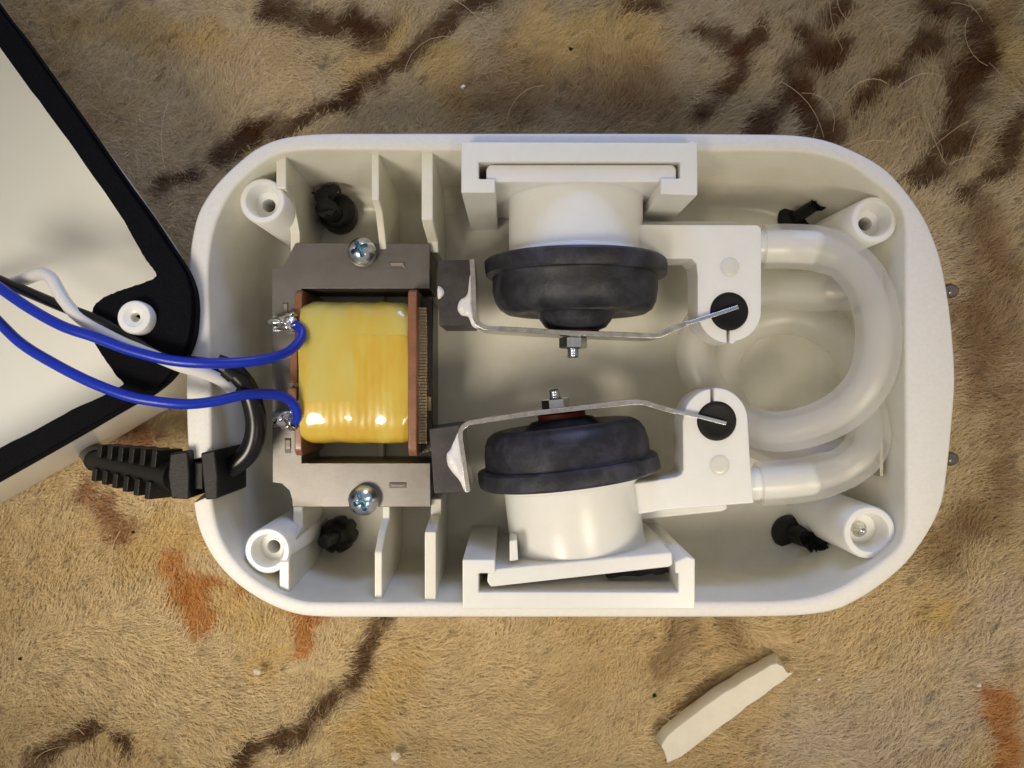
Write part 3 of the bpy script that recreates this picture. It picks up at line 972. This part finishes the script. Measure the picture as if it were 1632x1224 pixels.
# --- the pump near the top edge
t1 = thing('diaphragm_pump', 'white pump body with black rubber bellows seated straight in its channel, nearest the top edge', 'pump', (1.1, 2.2, .4), 'white pump bodies with rubber bellows')
mesh('mounting_plate', *pprism([(775, 268), (781, 262), (1072, 262), (1078, 268), (1078, 290), (775, 290)], 3.06, .42), M['white'], t1, bevel=.03)
yd = P(0, 417, ZA).y; xd = P(917, 0, ZA).x
yp = P(0, 290, 3.06).y
pump(t1, xd, yd, (0, -1), yp - yd + .02, yd - P(0, 533, 2.42).y)
arc = lambda cx, cy, r, a0, a1, k=14: [(cx + r * math.cos(math.radians(a0 + (a1 - a0) * i / k)), cy + r * math.sin(math.radians(a0 + (a1 - a0) * i / k))) for i in range(k + 1)]
ZL = 2.35
L1 = [(1018, 358), (1207, 359), (1213, 364), (1213, 470)] + arc(1164, 495, 49, -5, 80, 9) + [(1169, 547), (1163, 547.5), (1163, 522), (1158, 522), (1158, 548)] + arc(1164, 495, 52, 98, 178, 9) + [(1112, 440), (1110, 420), (1102, 412), (1018, 412)]
mesh('valve_arm', *pprism(L1, ZL, 1.62), M['white'], t1, smooth=30, bevel=.03)
mesh('valve_chamber', *pprism([(1010, 352), (1170, 352), (1176, 356), (1176, 385), (1010, 385)], 1.62, .9), M['white'], t1, bevel=.04)
c = P(1163, 425, ZL)
mesh('arm_dimple', *lathe((c.x, c.y, ZL - .02), (0, 0, 1), [(0, .15), (.025, .15), (.032, .14), (.034, .10), (.03, 0)], 28), M['case'], t1)

# --- the pump near the bottom edge, twisted in its channel
t2 = thing('diaphragm_pump', 'white pump body with black rubber bellows twisted crooked in its channel, nearest the bottom edge', 'pump', (1.0, -2.2, .4), 'white pump bodies with rubber bellows')
mesh('mounting_plate', *pprism([(776, 927), (782, 936), (1066, 904), (1073, 900), (1071, 880), (792, 907), (778, 911)], 3.06, .42), M['white'], t2, bevel=.03)
p0 = P(907, 760, ZA)
tilt = math.radians(7.0)
axd = (math.sin(tilt) * -1, math.cos(tilt))
pump(t2, p0.x, p0.y, axd, 1.20, 1.12)
b = P(925, 895, 2.4)
mesh('plate_web', *pprism([(812, 862), (824, 860), (826, 893), (812, 895)], 2.9, .6), M['white'], t2, bevel=.02)
L2 = [(1005, 772), (1078, 760), (1086, 756), (1089, 748), (1088, 672)] + arc(1140, 670, 51, 182, 262, 9) + [(1133, 645), (1138, 645), (1138, 618)] + arc(1140, 670, 52, 271, 356, 9) + [(1196, 735), (1202, 802), (1060, 813), (1005, 822)]
mesh('valve_arm', *pprism(L2, ZL, 1.62), M['white'], t2, smooth=30, bevel=.03)
mesh('valve_chamber', *pprism([(1010, 792), (1158, 782), (1160, 812), (1150, 816), (1010, 830)], 1.62, .9), M['white'], t2, bevel=.04)
c = P(1147, 741, ZL)
mesh('arm_dimple', *lathe((c.x, c.y, ZL - .02), (0, 0, 1), [(0, .16), (.025, .16), (.032, .15), (.034, .10), (.03, 0)], 28), M['case'], t2)

# black strip for the shadow gap and gasket remnants behind the crooked plate
gp = [(965, 918), (1010, 912), (1062, 904), (1068, 912), (1045, 917), (1040, 914), (1020, 919), (995, 918), (970, 923)]
g = mesh('gasket_shadow_strip', *pprism(gp, 2.5, 2.3), M['black'], bevel=.02)
tag(g, 'ragged black gasket strip filling the shadow gap behind the crooked pump plate', 'gasket')


# ================================================================== VIBRATING ARMS
def ribbon(px, z, th):
    """outline of a bent strip standing on edge, as a closed world loop"""
    pts = [Vector(p) for p in px]; L = []; R = []
    for i, p in enumerate(pts):
        t = (pts[min(i + 1, len(pts) - 1)] - pts[max(i - 1, 0)]).normalized(); nn = Vector((-t.y, t.x, 0))
        L.append(p + nn * th); R.append(p - nn * th)
    return L + R[::-1]


def arm(o, main, tip, magnet, glue, nut_at, nut_dir, zt=2.42):
    mp = ribbon([P(x, y, zt) for x, y in main], zt, .042)
    mesh('strip', *prism(mp, 1.48, zt), M['strip'], o, smooth=50, bevel=.008)
    tp = ribbon([P(x, y, zt + .03) for x, y in tip], zt, .032)
    mesh('strip_tip', *prism(tp, 1.9, zt + .03), M['zinc'], o, smooth=50, bevel=.008)
    mesh('magnet', *pprism(magnet, 2.36, 1.05), M['magnet'], o, smooth=0, bevel=.015)
    for pts in glue:
        lp = smooth_loop([P(x, y, 2.40) for x, y in pts], 4); r_ = random.Random(len(pts))
        mid = (sum(p.x for p in lp) / len(lp), sum(p.y for p in lp) / len(lp))
        rg = []
        for f, z in ((1.0, 2.33), (1.0, 2.375), (.82, 2.395), (.45, 2.415)):
            rg.append([Vector((mid[0] + (p.x - mid[0]) * f, mid[1] + (p.y - mid[1]) * f, z + r_.uniform(-.012, .012))) for p in lp])
        mesh('glue', *loft(rg), M['glue'], o, smooth=70)
    c = P(*nut_at, zt); c.z = 1.95; d = Vector((nut_dir[0], nut_dir[1], 0)).normalized()
    mesh('nut', *lathe(c, d, [(0, .21), (.015, .235), (.17, .235), (.19, .205), (.19, .08)], 6), M['zinc'], o, smooth=20)
    th = [(-.02, .105)]
    for k in range(4):
        th += [(.18 + k * .04, .085), (.20 + k * .04, .11)]
    th += [(.345, .08), (.345, 0)]
    mesh('bolt', *lathe(c, d, th, 20), M['zinc'], o, smooth=25)


a1 = thing('vibrating_arm', 'bent steel strip with a glued grey magnet, across the straight pump bellows', 'lever arm', P(920, 530, 1.5), 'steel arms that drive the bellows')
arm(a1, [(752, 413), (754, 440), (755, 480), (757, 506), (761, 515), (770, 521), (783, 523), (850, 527), (900, 530), (985, 533), (1040, 535), (1052, 534), (1070, 526), (1098, 514)],
    [(1094, 516), (1135, 503), (1177, 489)],
    [(698, 415), (751, 414), (755, 519), (700, 519)], [[(750, 438), (752, 470), (756, 505), (763, 522), (753, 520), (746, 505), (735, 502), (729, 492), (733, 478), (744, 470), (747, 452)], [(698, 456), (704, 458), (708, 466), (703, 474), (698, 476)]],
    (917, 535), (0, -1))
a2 = thing('vibrating_arm', 'bent steel strip with a smeared magnet, across the crooked pump bellows', 'lever arm', P(890, 655, 1.5), 'steel arms that drive the bellows')
arm(a2, [(746, 783), (740, 740), (734, 700), (734, 688), (738, 680), (748, 674), (780, 669), (860, 658), (930, 650), (1000, 642), (1016, 641), (1028, 642), (1050, 649), (1076, 656)],
    [(1073, 655), (1115, 664), (1158, 675)],
    [(684, 684), (733, 677), (748, 784), (692, 787)], [[(724, 702), (733, 688), (738, 720), (743, 755), (748, 783), (741, 784), (732, 766), (720, 752), (713, 740), (712, 724), (718, 716)]],
    (889, 654), (-.10, 1))
# ferrite backs of the twisted magnet
# ================================================================== GROMMETS
for (px, py, r, lab) in ((1163, 496, .315, 'black rubber grommet in the white valve arm of the straight pump'), (1143, 671, .325, 'black rubber grommet in the white valve arm of the crooked pump')):
    c = P(px, py, 2.38)
    g = mesh('rubber_grommet', *lathe((c.x, c.y, 1.75), (0, 0, 1), [(0, r), (.60, r), (.625, r - .02), (.63, r - .05), (.62, r - .09), (.62, 0)], 40), M['grommet'])
    tag(g, lab, 'grommet', 'black grommets gripping the steel arms')

# ================================================================== HOSES
up = [(1216, 393, 1.95), (1260, 393, 2.0), (1305, 397, 2.15), (1350, 416, 2.35), (1386, 462, 2.52), (1400, 535, 2.6), (1385, 608, 2.55), (1334, 660, 2.3), (1262, 686, 1.95), (1205, 682, 1.52),
      (1150, 650, 1.22), (1113, 590, 1.2), (1113, 530, 1.2), (1160, 484, 1.2), (1230, 466, 1.36), (1300, 465, 1.6), (1342, 464, 1.7), (1350, 464, 1.7)]
lo = [(1208, 771, 1.95), (1250, 768, 1.95), (1298, 761, 1.97), (1348, 744, 2.15), (1382, 708, 2.2), (1381, 650, 1.95), (1366, 575, 1.45), (1326, 528, 1.0), (1262, 504, .72), (1192, 518, .64),
      (1152, 566, .64), (1154, 626, .64), (1192, 690, .75), (1245, 716, 1.0), (1300, 727, 1.2), (1338, 731, 1.28), (1346, 731, 1.28)]
for pts, lab in ((up, 'milky silicone hose looping in a full circle on top of the other hose'), (lo, 'milky silicone hose curling under the other hose from the crooked pump')):
    pth = spline([P(*p) for p in pts], 9)
    h = mesh('air_hose', *sweep(pth, lambda t: .345 + .03 * max(0, min(1, (.17 - t) / .03)), 28, hollow=.60), M['hose'], smooth=60)
    nz = [pth[0] + (pth[0] - pth[1]).normalized() * .25] + pth[:20]
    mesh('nozzle', *sweep(nz, lambda t: .275 if t < .93 else .275 - .10 * (t - .93) / .07, 28), M['white'], t1 if pts is up else t2)
    tag(h, lab, 'air hose', 'coiled silicone air hoses')

# ================================================================== LID lying upside down, lower corner on the case rim
ZG = 3.02
LO = [(-240, -312), (-120, -145), (0, 22), (24, 52), (120, 186), (192, 289), (233, 345), (268, 398), (290, 432), (301, 462), (304, 492), (300, 535), (286, 570),
      (262, 603), (232, 627), (196, 646), (113, 694), (0, 758), (-150, 842), (-260, 903), (-320, 915), (-372, 886), (-420, 820), (-640, 505), (-1000, -10),
      (-1040, -80), (-1020, -150), (-960, -200), (-700, -350), (-420, -505), (-350, -505), (-300, -400)]
LI = [(-260, -290), (-140, -118), (0, 76), (62, 161), (120, 240), (192, 343), (224, 400), (240, 424), (249, 440), (230, 450), (206, 458), (184, 466), (166, 474), (151, 486), (146, 500), (143, 525),
      (150, 545), (165, 570), (186, 600), (196, 613), (113, 654), (51, 688), (0, 714), (-150, 795), (-250, 850), (-310, 860), (-345, 835), (-400, 770), (-600, 480), (-960, -30),
      (-990, -85), (-970, -130), (-910, -165), (-680, -305), (-430, -440), (-375, -440), (-330, -390)]
lid = thing('upturned_cover', 'upturned white plastic lid with a black foam gasket, half out of the photo at left', 'pump lid', P(-250, 200, 0))
LOw = [(p.x, p.y) for p in PL(LO, ZG)]; LIw = [(p.x, p.y) for p in PL(LI, ZG)]


def ring_mesh(outer, inner, z0, z1):
    """flat ring between two loops of different length: filled by triangulation, then given thickness"""
    bm = bmesh.new()
    vo = [bm.verts.new((x, y, z1)) for x, y in outer]; vi = [bm.verts.new((x, y, z1)) for x, y in inner]
    eo = [bm.edges.new((vo[i], vo[(i + 1) % len(vo)])) for i in range(len(vo))]
    ei = [bm.edges.new((vi[i], vi[(i + 1) % len(vi)])) for i in range(len(vi))]
    bmesh.ops.triangle_fill(bm, use_beauty=True, use_dissolve=False, edges=eo + ei)
    r = bmesh.ops.extrude_face_region(bm, geom=bm.faces[:])
    for v in [g for g in r['geom'] if isinstance(g, bmesh.types.BMVert)]: v.co.z = z0
    bm.verts.index_update()
    V = [v.co.copy() for v in bm.verts]; F = [tuple(v.index for v in f.verts) for f in bm.faces]
    bm.free(); return V, F


def ruffle(loop, a, per=5):
    lp = smooth_loop(loop, per); r = random.Random(5)
    return [(p.x + r.uniform(-a, a), p.y + r.uniform(-a, a)) for p in lp]


LOs = [(p.x, p.y) for p in smooth_loop(LOw, 5)]
mesh('gasket', *ring_mesh(LOs, ruffle(LIw, .006), ZG - .24, ZG), M['foam'], lid, smooth=30)
# thin lower lip of the gasket
mesh('gasket_lip', *ring_mesh(inset(LOs, -.035), inset(LOs, .25), ZG - .28, ZG - .12), M['foam'], lid, smooth=30)
# outer wall and inside of the lid
LIs = [(p.x, p.y) for p in smooth_loop(LIw, 5)]
sh = lambda loop, d: [(x - .8 * d, y - .6 * d) for x, y in loop]
om = inset(LOs, .07)
bot = sh(inset(LOs, .16), .70)
wall = [at(inset(LOs, .09), ZG - .282), at(sh(inset(LOs, .10), .2), ZG - .9), at(sh(inset(LOs, .12), .55), .8), at(sh(inset(LOs, .22), .72), .3), at(sh(inset(LOs, .6), .8), .1)]
mesh('outer_wall', *loft(wall, cap0=False), M['lid'], lid, smooth=60)
ins = [at(inset(LIs, -.03), ZG - .25), at(inset(LIs, .0), ZG - .6), at(inset(LIs, .04), 1.3), at(inset(LIs, .10), .95)]
V, F = loft(ins, cap0=False, cap1=False)
k = len(LIs)
bm = bmesh.new()
vv = [bm.verts.new(v) for v in V]
for q in F: bm.faces.new([vv[i] for i in q])
ee = [bm.edges.get((vv[3 * k + i], vv[3 * k + (i + 1) % k])) for i in range(k)]
bmesh.ops.triangle_fill(bm, use_beauty=True, edges=ee)
bm.verts.index_update()
mesh('inner_shell', [v.co.copy() for v in bm.verts], [tuple(v.index for v in f.verts) for f in bm.faces], M['lid'], lid, smooth=50)
bm.free()
c = P(212, 507, 3.22)
mesh('screw_post', *lathe((c.x, c.y, ZG - .1), (0.04, 0.06, 1), [(0, .26), (.26, .26), (.30, .24), (.305, .16), (.27, .13), (.25, .075), (.1, .065)], 36), M['white'], lid, smooth=40)

# ================================================================== POWER CORD AND ITS INNER WIRES
pc = thing('power_cord', 'black power cord with ribbed strain relief wedged in the end wall', 'power cord', P(330, 755, 1.2))


def wedge(pts, zt, z0): return pprism(pts, zt, z0)


mesh('outer_block', *pprism([(270, 723), (299, 718), (302, 757), (301, 796), (272, 795), (267, 758)], 2.92, 1.7), M['relief'], pc, smooth=0, bevel=.035)
mesh('inner_block', *pprism([(319, 722), (342, 717), (347, 757), (347, 795), (326, 797), (322, 760)], 2.88, 1.55), M['relief'], pc, smooth=0, bevel=.035)
mesh('neck', *pprism([(308, 737), (323, 737), (323, 780), (308, 780)], 2.74, 1.95), M['relief'], pc, smooth=0, bevel=.02)
a0, a1_ = P(272, 757, 2.2), P(160, 735, 1.55)
dv = (a1_ - a0).normalized(); sd = Vector((-dv.y, dv.x, 0)).normalized(); upv = dv.cross(sd)
if upv.z < 0: upv = -upv
Ltot = (a1_ - a0).length
mesh('relief_core', *sweep([a0 - dv * .1, a0.lerp(a1_, .5), a1_ + dv * .2], lambda t: .25 - .08 * t, 16), M['relief'], pc)
for k in range(6):
    t0 = (k + .32) / 6.2; s = 1 - .28 * t0
    for (ya, yb) in ((-.42, -.12), (.12, .42)):
        off = .0 if ya < 0 else .06
        q0 = a0 + dv * Ltot * t0 + dv * off; V = []
        for l in (0, .115):
            for (yy, zz_) in ((ya, -.3), (yb, -.3), (yb, .26), (ya, .26)):
                V.append(q0 + dv * l + sd * yy * s + upv * zz_ * s)
        mesh('relief_rib', V, [(0, 1, 2, 3), (4, 5, 6, 7), (0, 1, 5, 4), (1, 2, 6, 5), (2, 3, 7, 6), (3, 0, 4, 7)], M['relief'], pc, smooth=0, bevel=.02)
mesh('outside_cord', *sweep(spline([a1_ + dv * .1, a1_ + dv * .8 + Vector((0, .1, -.5)), P(60, 690, .35), P(-120, 650, .3), P(-300, 560, .3)]), .20, 14), M['jacket'], pc)
jk = [(345, 752, 2.25), (372, 742, 2.3), (398, 718, 2.35), (408, 680, 2.4), (402, 640, 2.45), (388, 610, 2.52), (368, 590, 2.6), (345, 580, 2.66)]
mesh('jacket', *sweep(spline([P(*p) for p in jk]), .17, 18), M['jacket'], pc)
mesh('jacket_lip', *sweep([P(374, 597, 2.6), P(360, 586, 2.66)], .195, 18), M['jacket'], pc)
ww = [(372, 622, 2.60), (352, 606, 2.72), (325, 594, 2.9), (290, 584, 3.05), (250, 568, 3.13), (200, 548, 3.16), (160, 528, 3.16), (130, 508, 3.16), (108, 487, 3.14), (92, 462, 3.1),
      (82, 444, 3.05), (66, 436, 2.95), (45, 443, 2.8), (20, 452, 2.6), (-30, 462, 2.3), (-90, 480, 2.0)]
mesh('white_wire', *sweep(spline([P(*p) for p in ww]), .098, 14), M['whitewire'], pc)
bw = [(362, 588, 2.66), (338, 580, 2.80), (310, 576, 2.95), (268, 572, 3.10), (215, 545, 3.10), (180, 522, 3.10), (150, 508, 3.12), (100, 489, 3.12), (50, 468, 3.0), (0, 447, 2.8), (-60, 420, 2.5)]
mesh('black_wire', *sweep(spline([P(*p) for p in bw]), .085, 14), M['jacket'], pc)

# ================================================================== BLUE WIRES
b1 = [(470, 517, 2.02), (480, 527, 2.10), (478, 542, 2.22), (462, 559, 2.45), (435, 570, 2.75), (390, 577, 3.05), (330, 579, 3.25), (270, 574, 3.33), (210, 559, 3.36), (150, 537, 3.38), (100, 520, 3.38), (50, 493, 3.3), (0, 459, 3.2), (-60, 415, 3.0)]
b2 = [(470, 672, 2.0), (474, 660, 2.08), (466, 642, 2.2), (448, 631, 2.38), (420, 628, 2.6), (385, 630, 2.85), (345, 639, 3.05), (300, 644, 3.2), (250, 640, 3.3), (200, 630, 3.34), (140, 607, 3.34), (80, 576, 3.3), (35, 548, 3.2), (0, 515, 3.05), (-50, 460, 2.8)]
for pts, lab in ((b1, 'blue wire soldered to the transformer terminal nearer the top, crossing the white wire'), (b2, 'blue wire soldered to the transformer terminal nearer the bottom, passing over the black jacket')):
    o = mesh('blue_wire', *sweep(spline([P(*p) for p in pts], 10), .082, 16), M['blue'], smooth=60)
    tag(o, lab, 'wire', 'blue wires from the transformer')

# ================================================================== LOOSE WHITE STRIP ON THE RUG
rr = random.Random(21)
e0, e1 = P(1058, 1192, .25), P(1246, 1058, .25)
dv = (e1 - e0); L = dv.length; dv.normalize(); sd = Vector((-dv.y, dv.x, 0))
rings = []
for i in range(15):
    t = i / 14; wv = .27 + .03 * math.sin(t * 5) + rr.uniform(-.012, .012) - (.06 if i in (0,) else 0); hh = .20 + rr.uniform(-.01, .01)
    c = e0 + dv * L * t + sd * (.05 * math.sin(t * 3.1)) + Vector((0, 0, .03))
    prof = [(-1, -.7), (-.9, -1), (.9, -1), (1, -.7), (1, .45), (.82, .92), (.3, 1.0), (-.5, .96), (-.88, .75), (-1, .3)]
    ring = []
    for (a, b_) in prof:
        jx = rr.uniform(-.10, .10) if i in (0, 14) else rr.uniform(-.008, .008)
        ring.append(c + sd * (a * wv * (1 if i not in (14,) else .85)) + Vector((0, 0, b_ * hh)) + dv * jx)
    rings.append(ring)
s = mesh('white_strip', *loft(rings), M['stick'], smooth=40, bevel=.012)
tag(s, 'loose off-white chalky strip lying diagonally on the rug', 'plastic strip')

# crumbs on the rug
for k, (px, py, r, dark) in enumerate(((1560, 1092, .035, 0), (1305, 1082, .03, 0), (738, 138, .035, 0), (910, 78, .035, 1), (1043, 1108, .035, 1), (32, 1050, .03, 1), (410, 1070, .06, 0), (630, 1205, .08, 0), (212, 848, .03, 1))):
    c = P(px, py, .22)
    o = mesh('crumb', *lump(c, r * 1.3, r, r, .3, 60 + k, 8, 5), M['black'] if dark else M['stick'])
    lab = ['pale crumb near the grey patch right of the white strip', 'pale crumb between the white strip and the case', 'pale crumb in the dark fur above the case', 'dark speck in the fur above the straight pump',
           'dark speck just above the lower end of the white strip', 'dark speck at the far left of the rug', 'pale flake on the tan fur below the case', 'pale flake at the bottom edge beside the brown streak', 'dark speck between the lid and the orange patch'][k]
    tag(o, lab, 'crumb', 'crumbs in the rug')
